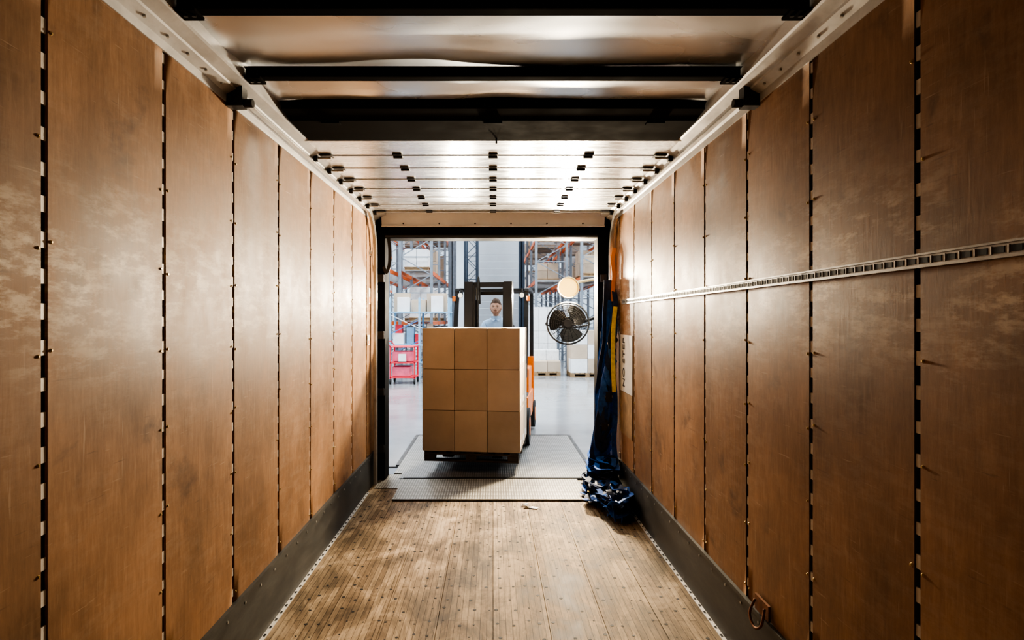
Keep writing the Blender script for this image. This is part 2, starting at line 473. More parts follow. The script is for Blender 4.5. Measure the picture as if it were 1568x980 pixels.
# tracks
for sg,nm_ in ((-1,'trim_door_track_left'),(1,'trim_door_track_right')):
    b=B()
    pts=[(sg*1.212,2.86,2.782),(sg*1.212,5.72,2.77)]
    for i in range(1,10):
        a=math.pi/2*i/9; pts.append((sg*1.212,5.72+.42*math.sin(a),2.77-.42*(1-math.cos(a))))
    pts.append((sg*1.212,6.14,.02))
    b.sweep(pts,[(-.004,-.026),(.004,-.026),(.004,.026),(-.004,.026)],'alu',False,False,up=(0,0,1))
    def offs(d):
        out=[]
        for i,p in enumerate(pts):
            a=Vector(pts[max(i-1,0)]);c=Vector(pts[min(i+1,len(pts)-1)]);t=(c-a).normalized()
            nrm=Vector((0,-t.z,t.y)); out.append(Vector(p)+nrm*d+Vector((-sg*.012,0,0)))
        return out
    for d in (-.026,.026): b.sweep(offs(d),[(-.013,-.003),(.013,-.003),(.013,.003),(-.013,.003)],'steel',False,False,up=(0,0,1))
    for yy in (2.9,3.5,4.1,4.7,5.3):
        b.box((min(sg*1.17,sg*1.245),yy-.02,2.80),(max(sg*1.17,sg*1.245),yy+.02,2.815),'steel')
    # front stop bracket
    b.box((min(sg*1.17,sg*1.245),2.80,2.70),(max(sg*1.17,sg*1.245),2.86,2.80),'dark')
    b.cyl((sg*1.18,2.83,2.72),(sg*1.13,2.83,2.72),.02,'dark',n=12)
    b.obj(nm_)
# rear frame
b=B()
b.box((-1.30,6.38,-.05),(-1.144,6.60,2.93),'fblack')
b.box((-1.155,6.36,0.008),(-1.144,6.385,2.56),'fblack')
b.box((1.11,6.38,-.05),(1.30,6.60,2.93),'fblack')
b.box((-1.144,6.38,2.567),(1.11,6.60,2.93),'fblack')
b.box((-1.144,6.36,2.575),(1.11,6.38,2.60),'dark')
vs=[(-1.18,6.37,2.695),(1.18,6.37,2.695),(1.18,6.33,2.86),(-1.18,6.33,2.86)]
b.add(vs,[(0,1,2,3)],'header')
b.box((-1.18,6.345,2.685),(1.18,6.375,2.70),'bright')
for x in [-.95+.38*i for i in range(6)]:
    b.cyl((x,6.36,2.72),(x,6.352,2.72),.008,'dark',n=8)
for z in (.3,.9,1.5,2.1):
    b.box((-1.22,6.33,z),(-1.15,6.38,z+.08),'dark'); b.box((1.13,6.33,z),(1.2,6.38,z+.08),'dark')
b.obj('door_frame',.003)
b=B()
b.box((-1.20,6.05,0.0005),(1.20,6.37,.006),'lip')
b.box((-1.14,6.37,0.0005),(1.10,6.60,.006),'lip')
b.obj('door_threshold')
b=B()
b.ribbon(smooth_path([(-1.10,6.33,2.56),(-1.085,6.32,2.42),(-1.09,6.31,2.28),(-1.12,6.31,2.20),(-1.15,6.32,2.26)]),.035,.004,'black',up=(0,1,0))
b.obj('door_pull_strap')
# E-track on right wall
b=B()
z0=1.872; xa=W-.011
b.box((xa,-6.5,z0-.021),(W+.002,5.78,z0+.021),'track')
for dz in (-.018,.018): b.box((xa-.005,-6.5,z0+dz-.003),(xa,5.78,z0+dz+.003),'track')
y=-6.45
while y<5.74:
    b.box((xa-.002,y,z0-.008),(xa+.001,y+.030,z0+.008),'gap')
    b.box((xa-.003,y+.036,z0-.010),(xa+.001,y+.040,z0+.010),'bright')
    y+=.051
b.obj('cargo_track_rail')
# sign on right wall
b=B()
b.box((W-.009,5.36,1.02),(W-.0055,5.86,1.56),'sign')
b.box((W-.010,5.36,.62),(W-.0055,5.86,1.015),'wood')
sgo=b.obj('wall_sign',.001)
tcu=bpy.data.curves.new('sign_text','FONT'); tcu.body='NO STEP'; tcu.size=.12; tcu.extrude=.001; tcu.materials.append(M['black'])
to=bpy.data.objects.new('sign_text',tcu); COL.objects.link(to); to.parent=sgo
to.matrix_world=Matrix.Translation((W-.011,5.66,1.06))@Matrix.Rotation(math.radians(-90),4,'Z')@Matrix.Rotation(math.radians(90),4,'X')@Matrix.Rotation(math.radians(90),4,'Z')
b=B()
for y,z,h in ((6.1,2.35,.05),(6.05,1.86,.16),(6.0,1.45,.1)):
    b.box((-W+.0045,y-.05,z),(-W+.007,y+.05,z+h),'sign'); b.box((-W+.0065,y-.035,z+.012),(-W+.0078,y+.035,z+h*.45),'sor')
b.obj('wall_label')
# D ring lower right
b=B()
b.box((W-.022,2.68,.35),(W-.011,2.82,.42),'rust')
b.sweep(smooth_path([(W-.03,2.70,.40),(W-.05,2.69,.33),(W-.055,2.75,.295),(W-.05,2.81,.33),(W-.03,2.80,.40)]),[(.006*math.cos(a),.006*math.sin(a)) for a in [k*math.pi/3 for k in range(6)]],'rust')
b.obj('tie_down_ring')
# litter
b=B()
for (x,y) in ((.30,5.45),(.36,5.42),(.27,5.48)):
    pts=[(x+random.uniform(-.05,.05),y+random.uniform(-.03,.03),.004+random.random()*.02) for _ in range(5)]
    b.ribbon(smooth_path(pts,4),.03,.002,'white',up=(0,0,1))
b.obj('paper_scrap')
# ---------------------------------------------------------------- straps
b=B()
keys=['sblue','sblue','sblue','snavy','sblue','snavy','sblue','syel','sblue','snavy','sblue','sblue','sblue','sblue']
for i,k in enumerate(keys):
    x=1.20-.020*(i%5); y=5.98+.035*(i%3)
    spread=.16*(i/len(keys))
    top=2.1 if k=='snavy' else (2.0 if i%2 else 1.9)
    pts=[(x+.01,y,top),(x+.0,y+.01,1.75)]
    for z in (1.5,1.25,1.0,.75,.5,.28,.12):
        f=(1.75-z)/1.6
        pts.append((x-.01-spread*f+random.uniform(-.03,.02),y-random.uniform(0,.08)*f-.02,z))
    b.ribbon(smooth_path(pts),.055,.004,k,up=(random.uniform(-.5,.5),1,0))
for z,x in ((1.42,1.16),(.62,1.09),(.9,1.13)):
    b.box((x-.03,5.86,z),(x+.03,5.90,z+.1),'dark'); b.cyl((x-.04,5.88,z+.05),(x+.04,5.88,z+.05),.012,'steel',n=10)
for i in range(14):
    z=.34+.105*i; x=1.01+.016*i+random.uniform(-.02,.02)
    b.ribbon(smooth_path([(1.2,5.97,z+.3),(x,5.90,z+.1),(x-.05,5.86,z-.10),(x,5.88,z-.22),(1.17,5.95,z-.1)]),.05,.004,random.choice(['sblue','sblue','snavy']),up=(random.uniform(-.3,.3),1,0))
# pile
for i in range(84):
    cy=random.uniform(5.08,5.98); cx=random.uniform(.95 if cy>5.4 else 1.04,1.15); r=random.uniform(.04,.11)
    h=random.uniform(.03,.20)*(1 if cy<5.75 else 1.8)
    pts=[];a0=random.random()*6
    for j in range(9):
        a=a0+j*.95; rr=r*random.uniform(.7,1.25)
        pts.append((min(1.18,cx+rr*math.cos(a)),cy+rr*1.5*math.sin(a),max(.03,h+random.uniform(-.04,.04))))
    pts.append((min(1.18,cx-random.uniform(-.05,.08)),cy+random.uniform(-.15,.1),.03))
    b.ribbon(smooth_path(pts,5),.048,.004,'syel' if i in(3,) else random.choice(['sblue','snavy','snavy']))
b.ribbon(smooth_path([(1.19,5.84,1.83),(1.165,5.82,1.6),(1.16,5.81,1.3),(1.175,5.83,1.0)]),.04,.004,'syel',up=(0,1,0))
b.ribbon(smooth_path([(1.215,6.0,2.42),(1.19,5.98,2.3),(1.20,5.97,2.15),(1.19,5.96,1.95),(1.20,5.97,1.85)]),.04,.004,'sor',up=(0,1,0))
b.ribbon(smooth_path([(1.0,5.7,.03),(.95,5.6,.03),(.93,5.75,.06),(1.0,5.85,.10)]),.04,.004,'syel')
b.obj('ratchet_straps')
# ---------------------------------------------------------------- dock
b=B()
b.box((-.95,5.63,.007),(.885,6.36,.020),'lip')
b.box((-.95,6.36,.007),(.95,6.40,.028),'dark')
b.box((-1.0,6.40,.007),(1.0,6.62,.014),'lev')
b.box((-1.09,6.62,-.10),(1.09,8.8,.012),'lev')
for sg in (-1,1): b.box((min(sg*1.09,sg*1.13),6.98,-.02),(max(sg*1.09,sg*1.13),8.8,.016),'black')
b.box((-1.13,8.8,-.02),(1.13,8.83,.015),'dark')
b.obj('dock_leveler')
b=B()
b.box((-18,6.97,-.02),(18,46,0.0),'conc')
b.obj('warehouse_floor')
b=B()
b.box((-18,6.75,-1),(-1.45,6.95,10),'wallw'); b.box((1.45,6.75,-1),(18,6.95,10),'wallw')
b.box((-1.45,6.75,2.95),(1.45,6.95,10),'wallw')
b.obj('warehouse_wall_dock')
b=B()
b.box((-1.65,6.61,-.3),(-1.19,6.745,2.95),'fblack'); b.box((1.19,6.61,-.3),(1.65,6.745,2.95),'fblack'); b.box((-1.65,6.61,2.7),(1.65,6.745,3.15),'fblack')
b.obj('dock_seal',.02)
b=B(); b.box((-18,46,-.02),(18,46.2,10),'wallw')
b.obj('warehouse_wall_far')
b=B(); b.box((-18.2,6.75,-.02),(-18,46,10),'wallw'); b.obj('warehouse_wall_left')
b=B(); b.box((18,6.75,-.02),(18.2,46,10),'wallw'); b.obj('warehouse_wall_right')
b=B(); b.box((-18,6.75,10),(18,46.2,10.2),'ceilw'); b.obj('warehouse_ceiling')
b=B()
for i in range(22):
    z=i*.4; b.box((-1.55,36,z+.008),(1.6,36.06,z+.392),'wallw')
b.box((-1.75,35.9,0),(-1.55,36.1,9),'rackw'); b.box((1.6,35.9,0),(1.8,36.1,9),'rackw')
b.obj('door_sectional_far',.01)
for x,y,w,k,nn in ((-1.76,26,.34,'rackw','building_column'),(1.22,26,.22,'rackb','building_column')):
    b=B()
    b.box((x-w/2,y-w/2,0),(x+w/2,y-w/2+.03,10),k); b.box((x-w/2,y+w/2-.03,0),(x+w/2,y+w/2,10),k); b.box((x-.02,y-w/2,0),(x+.02,y+w/2,10),k)
    b.box((x-w/2-.06,y-w/2-.06,0),(x+w/2+.06,y+w/2+.06,.03),k)
    b.obj(nn,.004)
# racks
def rack(x0,x1,y0,nb,bl,H,levels,k,fill,name='pallet_rack'):
    b=B(); c=B()
    for i in range(nb+1):
        y=y0+bl*i
        for x in (x0,x1):
            b.box((x-.045,y-.04,0),(x+.045,y+.04,H),k); b.box((x-.08,y-.08,0),(x+.08,y+.08,.012),k)
        z=.2;s=0
        while z<H-.6:
            a,d=(x0,x1) if s%2==0 else (x1,x0)
            b.bar((a,y,z),(d,y,z+.6),.03,.03,k)
            if s%2==0: b.bar((x0,y,z),(x1,y,z),.03,.03,k)
            z+=.6;s+=1
    for L in levels:
        for x in (x0,x1): b.box((x-.03,y0,L-.07),(x+.03,y0+nb*bl,L+.05),'rorange')
        for i in range(nb):
            y=y0+bl*i
            for t in range(8): b.bar((x0,y+bl*(t+.5)/8,L+.055),(x1,y+bl*(t+.5)/8,L+.055),.02,.02,'mesh')
            for q in range(2):
                if random.random()<fill:
                    yy=y+.2+q*(bl-.3)/2; w=x1-x0-.25; hh=random.choice([.6,.9,1.1]); kk=random.choice(['card','card','wrap','white'])
                    for t in range(3): c.box((x0+.12,yy+.05+.38*t,L+.065),(x1-.12,yy+.2+.38*t,L+.165),'wood')
                    c.box((x0+.1,yy,L+.165),(x1-.1,yy+1.0,L+.19),'wood')
                    m=2
                    for u in range(m):
                        for vv in range(2):
                            for ww in range(2):
                                c.box((x0+.12+u*w/m,yy+.02+ww*.48,L+.192+vv*hh/2),(x0+.12+(u+1)*w/m-.01,yy+.02+(ww+1)*.48-.01,L+.19+(vv+1)*hh/2-.006),kk)
    o=b.obj(name)
    if c.v: c.obj('racked_cartons',parent=o)
rack(-3.10,-2.05,20,4,2.8,8,(1.6,3.3,5.2,7.0),'rackw',.45)
rack(-4.40,-3.35,19.2,4,2.8,8,(1.6,3.3,5.2,7.0),'rackw',.45)
rack(-6.8,-5.7,17,6,2.8,8,(1.6,3.3,5.2,7.0),'rackw',.5)
rack(1.55,2.65,21.6,4,2.8,8,(3.1,4.6,6.0,7.4),'rackw',.4)
rack(2.95,4.05,20.0,4,2.8,8,(3.1,4.6,6.0,7.4),'rackw',.4)
rack(5.6,6.7,16.5,6,2.8,8,(1.6,3.3,5.2,7.0),'rackw',.5)
rack(-1.45,-.85,31,1,2.6,8,(2.5,),'rackb',0)
def pallet(b,x,y,z,w,d,k='wood',h=.13):
    for i in range(7):
        t=i*(w-.1)/6
        b.box((x+t,y,z+h-.02),(x+t+.09,y+d,z+h),k)
    for yy in (0,d/2-.05,d-.1):
        b.box((x,y+yy,z+h-.042),(x+w,y+yy+.1,z+h-.021),k)
        for xx in (0,w/2-.06,w-.12): b.box((x+xx,y+yy,z+.02),(x+xx+.12,y+yy+.1,z+h-.043),k)
        b.box((x,y+yy,z),(x+w,y+yy+.1,z+.019),k)
def load(name,x,y,nx,ny,nz,cw,cd,ch,ks,z=0.002,drop=0):
    p=B(); pallet(p,x,y,z,nx*cw,ny*cd); p.obj('wooden_pallet')
    b=B()
    for i in range(nx):
        for j in range(ny):
            for k in range(nz):
                if k==nz-1 and random.random()<drop: continue
                a=Vector((x+i*cw+.004,y+j*cd+.004,z+.131+k*ch))
                b.box(a,a+Vector((cw-.008,cd-.008,ch-.005)),random.choice(ks))
    b.obj(name,.004,seg=1)
load('stacked_cartons',1.25,18.2,2,2,2,.4,.45,.32,['card','wrap'],drop=.3)
load('stacked_cartons',1.22,20.0,3,2,5,.3,.5,.40,['wrap','white'],drop=.2)
load('stacked_cartons',2.3,17.8,2,2,3,.5,.5,.42,['card','white'],drop=.3)
load('stacked_cartons',-4.9,15.2,2,2,3,.5,.5,.45,['card','white'],drop=.3)
load('stacked_cartons',4.2,14.5,2,2,3,.5,.5,.45,['card','white'],drop=.3)
# packing station
b=B()
X0,X1,Y0,Y1=-2.98,-1.28,17.4,18.3
XM=-2.13
for x in (X0,XM,X1):
    for y in (Y0,Y1): b.box((x-.03,y-.03,0),(x+.03,y+.03,2.35),'lblue')
for z in (.45,.95,1.90): b.box((X0-.04,Y0-.04,z),(X1+.04,Y1+.04,z+.04),'lblue')
for z in (.7,1.3): b.bar((X0,Y0,z),(XM,Y0,z+.4),.025,.025,'blue')
b.bar((XM,Y0,1.5),(X1,Y0,1.1),.025,.025,'white'); b.bar((X0,Y0,1.85),(XM,Y0,1.45),.02,.02,'white')
pw_=b.obj('packing_workbench',.004)
b=B()
random.seed(21)
for (x,z,w,h,k) in ((-2.92,1.94,.46,.55,'card'),(-2.78,1.94,.34,.42,'white'),(-2.40,1.94,.42,.36,'card'),(-1.95,1.94,.58,.54,'card'),(-1.80,1.94,.34,.46,'white'),(-2.9,.99,.3,.32,'white'),(-2.55,.99,.22,.5,'lblue'),(-2.3,.99,.15,.3,'red'),(-2.08,.99,.3,.4,'blue'),(-1.72,.99,.2,.3,'card'),(-1.5,.99,.2,.45,'white'),(-2.85,.49,.5,.3,'lblue'),(-2.05,.49,.65,.35,'wrap'),(-2.88,1.31,.2,.25,'red'),(-1.95,1.39,.16,.2,'card')):
    yo=-.05 if k!='white' else -.30
    b.box((x,17.75+yo,z+.002),(x+w,18.05+yo,z+h),k)
b.obj('small_parcels',.005,parent=pw_)
random.seed(9)
# red cart
b=B()
x0,x1,y0,y1=-2.72,-2.08,15.9,16.6
for x in (x0,x1):
    for y in (y0,y1):
        b.box((x-.02,y-.02,.14),(x+.02,y+.02,1.0),'red'); b.cyl((x-.02,y,.07),(x+.02,y,.07),.07,'rubber')
for z in (.16,.55,.97): b.box((x0-.02,y0-.02,z),(x1+.02,y1+.02,z+.03),'red')
b.box((x0+.05,y0+.05,.6),(x1-.05,y1-.05,.86),'pink'); b.box((x0+.04,y0+.05,.2),(x0+.5,y1-.05,.45),'pink')
b.box((x0+.22,y0-.024,.60),(x0+.42,y0+.03,.80),'white')
b.tube([(x0,y0,1.0),(x0-.1,y0,1.12),(x0-.1,y1,1.12),(x0,y1,1.0)],.015,'red')
b.obj('utility_cart',.006)
b=B()
x0,y0=-3.45,15.6
for s_ in (0,.32):
    b.box((x0+s_,y0,.07),(x0+s_+.16,y0+1.1,.12),'red'); b.cyl((x0+s_+.05,y0+.1,.04),(x0+s_+.11,y0+.1,.04),.04,'rubber')
b.box((x0,y0+1.1,.07),(x0+.48,y0+1.35,.45),'red')
b.cyl((x0+.2,y0+1.4,.09),(x0+.28,y0+1.4,.09),.09,'rubber')
b.tube([(x0+.24,y0+1.3,.4),(x0+.24,y0+1.5,1.2)],.02,'red'); b.ring((x0+.24,y0+1.5,1.28),.09,.015,'red')
b.obj('pallet_jack',.01)
b=B()
for x in (-4.8,-4.0,-3.2): b.box((x-.03,17.3,0),(x+.03,17.36,1.3),'white')
b.box((-4.9,17.2,1.3),(-3.1,17.6,1.4),'white'); b.box((-4.9,17.15,1.36),(-3.1,17.2,1.5),'lblue')
for i in range(18): b.cyl((-4.85+i*.1,17.2,1.42),(-4.85+i*.1,17.6,1.42),.03,'steel',n=8)
b.obj('roller_conveyor')
# dock fan
b=B(); c=Vector((.915,7.35,1.66)); R=.255
b.X=Matrix.Translation(c)@Matrix.Rotation(math.radians(-6),4,'Z')
for yy,rs in ((-.07,(.05,.075,.10,.125,.15,.175,.20,.228)),(.07,(.08,.16,.22))):
    for r in rs: b.ring((0,yy*(1-.35*(r/R)**2),0),r,.003,'black')
b.ring((0,0,0),R,.012,'black'); b.ring((0,-.03,0),R-.004,.006,'black'); b.ring((0,.03,0),R-.004,.006,'black')
for i in range(20):
    a=2*math.pi*i/20; e=Vector((math.cos(a),0,math.sin(a)))
    for s_ in (-1,1): b.tube([e*.045+Vector((0,s_*.08,0)),e*.15+Vector((0,s_*.075,0)),e*.225+Vector((0,s_*.05,0)),e*R],.0028,'fblack',4)
b.cyl((0,-.085,0),(0,-.07,0),.05,'dark',n=20)
b.cyl((0,-.03,0),(0,.16,0),.075,'black',n=20)
for i in range(3):
    a0=2*math.pi*i/3+.5
    vs=[];fs=[]
    for j in range(9):
        r=.05+.178*j/8; wd=(1.15+.55*math.sin(math.pi*j/8)); sh=.35*j/8
        for t in range(8):
            a=a0+sh+(t/7-.5)*wd; tw=(t/7-.5)*.07
            vs.append((r*math.cos(a),tw,r*math.sin(a)))
    for j in range(8):
        for t in range(7): q=j*8+t; fs.append((q,q+1,q+9,q+8))
    b.add(vs,fs,'black',True)
b.tube([(-R-.01,.02,0),(-R-.01,.12,-.02),(-.1,.2,-.05),(.1,.2,-.05),(R+.01,.12,-.02),(R+.01,.02,0)],.012,'black')
b.cyl((0,.16,0),(0,.24,-.03),.03,'black')
b.tube([(0,.22,-.03),(.15,.24,.0),(.42,.0,.1),(.60,-.36,.1)],.02,'black')
b.X=None
b.box((1.47,6.955,1.55),(1.6,6.99,1.95),'black')
b.obj('dock_fan')
# dock lamp
b=B(); lc=Vector((.93,7.45,2.10))
b.cyl(lc+Vector((0,-.03,0)),lc+Vector((0,.03,0)),.130,'lampy',r1=.12,n=28,cap=False)
b.cyl(lc+Vector((0,.03,0)),lc+Vector((0,.12,0)),.12,'lampy',r1=.05,n=28)
b.cyl(lc+Vector((0,-.005,0)),lc+Vector((0,0,0)),.118,'lens',n=28)
b.ring(lc+Vector((0,-.03,0)),.129,.008,'lampy')
b.tube([lc+Vector((0,.1,0)),lc+Vector((.02,.16,.06)),lc+Vector((.3,.0,.1)),lc+Vector((.58,-.45,.1))],.018,'lampy')
b.box((1.47,6.955,2.05),(1.6,6.99,2.35),'lampy')
b.obj('dock_lamp')
# ---------------------------------------------------------------- load + forklift
ORG=(-.245,6.6,0); ROT=(0,0,math.radians(-7))
HW=.545; PZ=.135; PH=.115
b=B(); pallet(b,-HW+.02,0.01,PZ,2*HW-.04,1.08,'shadepal',PH)
b.obj('wooden_pallet',.003,loc=ORG,rot=ROT,seg=1)
b=B(); cw=2*HW/3; ch=.4535; cd=.366
for i in range(3):
    for j in range(3):
        for k in range(3):
            x=-HW+cw*i; y=cd*j; z=PZ+PH+.002+ch*k
            jx=random.uniform(-.002,.002); jy=random.uniform(-.003,.003)
            b.box((x+.003+jx,y+.002+jy,z),(x+cw-.003+jx,y+cd-.002+jy,z+ch-.005),'card')
            if k==2: b.box((x+cw/2-.03,y+.004,z+ch-.0048),(x+cw/2+.03,y+cd-.004,z+ch-.004),'tape')
            if i==2: b.box((x+cw-.003+jx,y+.05,z+.05),(x+cw-.002+jx,y+.16,z+.12),'white')
b.obj('stacked_cardboard_boxes',.006,loc=ORG,rot=ROT)
ORG2=(ORG[0],ORG[1],.013)
fk=bpy.data.objects.new('forklift',None); COL.objects.link(fk); fk.location=ORG2; fk.rotation_euler=ROT
b=B()
for x in (-.28,.28):
    b.box((x-.06,.12,PZ+.012),(x+.06,1.19,PZ+.05),'dark'); b.box((x-.06,1.13,PZ+.012),(x+.06,1.19,.75),'dark')
for z in (.3,.65): b.box((-.5,1.20,z),(.5,1.235,z+.09),'black')
for x in (-.5,-.25,0,.25,.5): b.box((x-.015,1.205,.3),(x+.015,1.235,1.35),'black')
b.box((-.515,1.205,1.33),(.515,1.24,1.37),'black')
b.obj('fork_carriage',.004,parent=fk)
b=B() # mast
MC=.025
for s_ in (-1,1):
    for (xa,xb,y0,y1) in ((.205,.315,1.27,1.30),(.285,.315,1.30,1.42),(.205,.315,1.42,1.445)):
        b.box((min(s_*xa,s_*xb)+MC,y0,.12),(max(s_*xa,s_*xb)+MC,y1,2.19),'black')
    b.box((min(s_*.19,s_*.235)+MC,1.29,.15),(max(s_*.19,s_*.235)+MC,1.40,2.15),'dark')
b.cyl((-.135,1.36,.2),(-.135,1.36,1.95),.026,'dark'); b.cyl((-.135,1.36,1.9),(-.135,1.36,2.12),.017,'steel')
b.ribbon([(-.16,1.30,2.12),(-.16,1.26,.6)],.03,.01,'dark',up=(0,1,0))
b.box((-.29,1.30,2.12),(.34,1.42,2.185),'black'); b.box((-.29,1.445,2.02),(.34,1.47,2.065),'black'); b.box((-.285,1.3,1.0),(.335,1.33,1.08),'black')
b.tube(smooth_path([(-.10,1.38,1.9),(-.10,1.34,2.15),(-.11,1.28,2.15),(-.11,1.27,.9)]),.012,'rubber')
b.obj('mast',.004,parent=fk)
b=B() # body
b.box((-.52,1.75,.25),(-.30,3.2,.62),'orange'); b.box((.30,1.75,.25),(.52,3.2,.62),'orange')
b.box((-.30,1.55,.2),(.30,3.2,.60),'dark'); b.box((-.50,1.62,.60),(.50,2.2,.64),'dark')
b.box((-.46,1.60,.60),(.46,1.68,1.10),'orange'); b.box((-.44,1.62,1.10),(.44,1.80,1.14),'dark')
b.box((-.50,2.28,.60),(.50,3.0,.98),'orange')
b.add([(-.54,2.95,.2),(.54,2.95,.2),(.54,2.95,1.12),(-.54,2.95,1.12),(-.44,3.45,.22),(.44,3.45,.22),(.42,3.40,1.02),(-.42,3.40,1.02)],[(0,3,2,1),(4,5,6,7),(0,1,5,4),(1,2,6,5),(2,3,7,6),(3,0,4,7)],'orange')
b.obj('chassis',.02,parent=fk)
b=B()
for s_ in (-1,1):
    for y,r in ((1.62,.25),(3.0,.21)):
        x=s_*.47; b.cyl((x-.08,y,r),(x+.08,y,r),r,'rubber',n=28); b.cyl((x-.085,y,r),(x+.085,y,r),r*.5,'orange',n=20)
b.obj('wheels',.01,parent=fk)
b=B() # overhead guard
for s_ in (-1,1):
    b.sweep(smooth_path([(s_*.48,1.66,.9),(s_*.49,1.72,1.5),(s_*.49,1.84,2.02),(s_*.49,1.95,2.12),(s_*.49,2.9,2.12),(s_*.49,3.02,2.0),(s_*.49,3.08,1.05)],5),[(-.022,-.03),(.022,-.03),(.022,.03),(-.022,.03)],'black',False,False)
for y in (1.95,2.08,2.21,2.34,2.47,2.60,2.73,2.88): b.box((-.49,y-.015,2.10),(.49,y+.015,2.135),'black')
for s_ in (-1,1):
    b.cyl((s_*.43,1.76,2.03),(s_*.43,1.83,2.03),.038,'dark',r1=.025,n=18); b.cyl((s_*.43,1.755,2.03),(s_*.43,1.76,2.03),.033,'hlens',n=18)
    b.box((s_*.43-.01,1.80,2.03),(s_*.43+.01,1.93,2.11),'dark')
    b.box((s_*.52-.02,1.74,1.95),(s_*.52+.02,1.78,2.02),'orange')
b.obj('overhead_guard',.004,parent=fk)
b=B() # seat & controls
b.box((-.25,2.30,.98),(.25,2.78,1.08),'seat'); b.box((-.24,2.72,1.08),(.24,2.84,1.62),'seat',R=Matrix.Rotation(math.radians(-8),3,'X'))
b.cyl((0,1.75,.95),(0,1.97,1.30),.03,'black')
b.obj('seat',.03,parent=fk,seg=3)
WC=Vector((0,1.97,1.31)); tilt=math.radians(35)
b=B(); b.X=Matrix.Translation(WC)@Matrix.Rotation(tilt,4,'X')
b.ring((0,0,0),.165,.013,'black',ax='z'); b.cyl((0,0,-.02),(0,0,.015),.035,'black')
for a in (math.pi/2+.0,math.pi*7/6,math.pi*11/6): b.tube([(0,0,0),(.16*math.cos(a),.16*math.sin(a),0)],.009,'black')
b.obj('steering_wheel',0,parent=fk)
# ---------------------------------------------------------------- driver
def skin_mesh(name,V,E,R,matfn,sub=2):
    me=bpy.data.meshes.new(name+'_tmp'); me.from_pydata(V,E,[]); o=bpy.data.objects.new(name+'_tmp',me); COL.objects.link(o)
    o.modifiers.new('Skin','SKIN')
    sv=me.skin_vertices[0].data
    for i,r in enumerate(R):
        rr=r if isinstance(r,tuple) else (r,r)
        sv[i].radius=rr
    sv[0].use_root=True
    s=o.modifiers.new('Sub','SUBSURF'); s.levels=sub; s.render_levels=sub
    dg=bpy.context.evaluated_depsgraph_get(); dg.update()
    nmesh=bpy.data.meshes.new_from_object(o.evaluated_get(dg)); bpy.data.objects.remove(o)
    nmesh.materials.clear()
    keys=[]
    for p in nmesh.polygons:
        k=matfn(p.center)
        if k not in keys: keys.append(k); nmesh.materials.append(M[k])
        p.material_index=keys.index(k); p.use_smooth=True
    r=bpy.data.objects.new(name,nmesh); COL.objects.link(r); return r
man=bpy.data.objects.new('forklift_driver',None); COL.objects.link(man); man.location=ORG2; man.rotation_euler=ROT
V=[(0,2.55,1.21),(0,2.54,1.36),(0,2.50,1.52),(0,2.46,1.64),(0,2.43,1.72),(0,2.40,1.79)]
R=[(.16,.12),(.145,.105),(.165,.11),(.12,.085),(.06,.06),(.056,.058)]
E=[(i,i+1) for i in range(5)]
for s_ in (-1,1):
    n=len(V)
    V+= [(s_*.17,2.46,1.62),(s_*.235,2.33,1.47),(s_*.26,2.25,1.37),(s_*.215,2.13,1.37),(s_*.17,2.05,1.375)]
    R+= [.07,.053,.046,.038,.028]
    E+=[(3,n),(n,n+1),(n+1,n+2),(n+2,n+3),(n+3,n+4)]
for s_ in (-1,1):
    n=len(V)
    V+= [(s_*.11,2.48,1.19),(s_*.14,2.25,1.20),(s_*.16,2.05,1.17),(s_*.155,2.0,.95),(s_*.15,2.0,.74),(s_*.15,1.93,.69),(s_*.155,1.80,.68)]
    R+= [.095,.08,.062,.055,.042,.045,.035]
    E+=[(0,n)]+[(n+i,n+i+1) for i in range(6)]
def mf(c):
    if c.z>1.725: return 'skin'
    if c.y<2.085 and 1.3<c.z<1.45: return 'skin'
    if c.z<.80: return 'shoe'
    if c.z<1.25 : return 'pants'
    return 'shirt'
body=skin_mesh('body',V,E,R,mf); body.parent=man
b=B()
for s_ in (-1,1):
    wr=Vector((s_*.17,2.06,1.375)); pc=Vector((s_*.163,2.01,1.372))
    b.sweep([wr+Vector((0,.02,0)),wr,pc,Vector((s_*.158,1.985,1.36))],[(.034*math.cos(a),.016*math.sin(a)) for a in [k*math.pi/5 for k in range(10)]],'skin')
    for i in range(4):
        dx=(i-1.5)*.019; L=(.9,1.0,.95,.78)[i]
        p0=Vector((s_*.158+dx,1.99,1.365))
        b.tube(smooth_path([p0,p0+Vector((0,-.028*L,.004)),p0+Vector((0,-.045*L,-.018)),p0+Vector((0,-.035*L,-.04)),p0+Vector((0,-.015,-.045))],3),.0085,'skin',8)
    p0=Vector((s_*.133,2.03,1.37))
    b.tube(smooth_path([p0,p0+Vector((-s_*.02,-.03,-.012)),p0+Vector((-s_*.018,-.055,-.025))],3),.010,'skin',8)
b.obj('hands',0,parent=man)
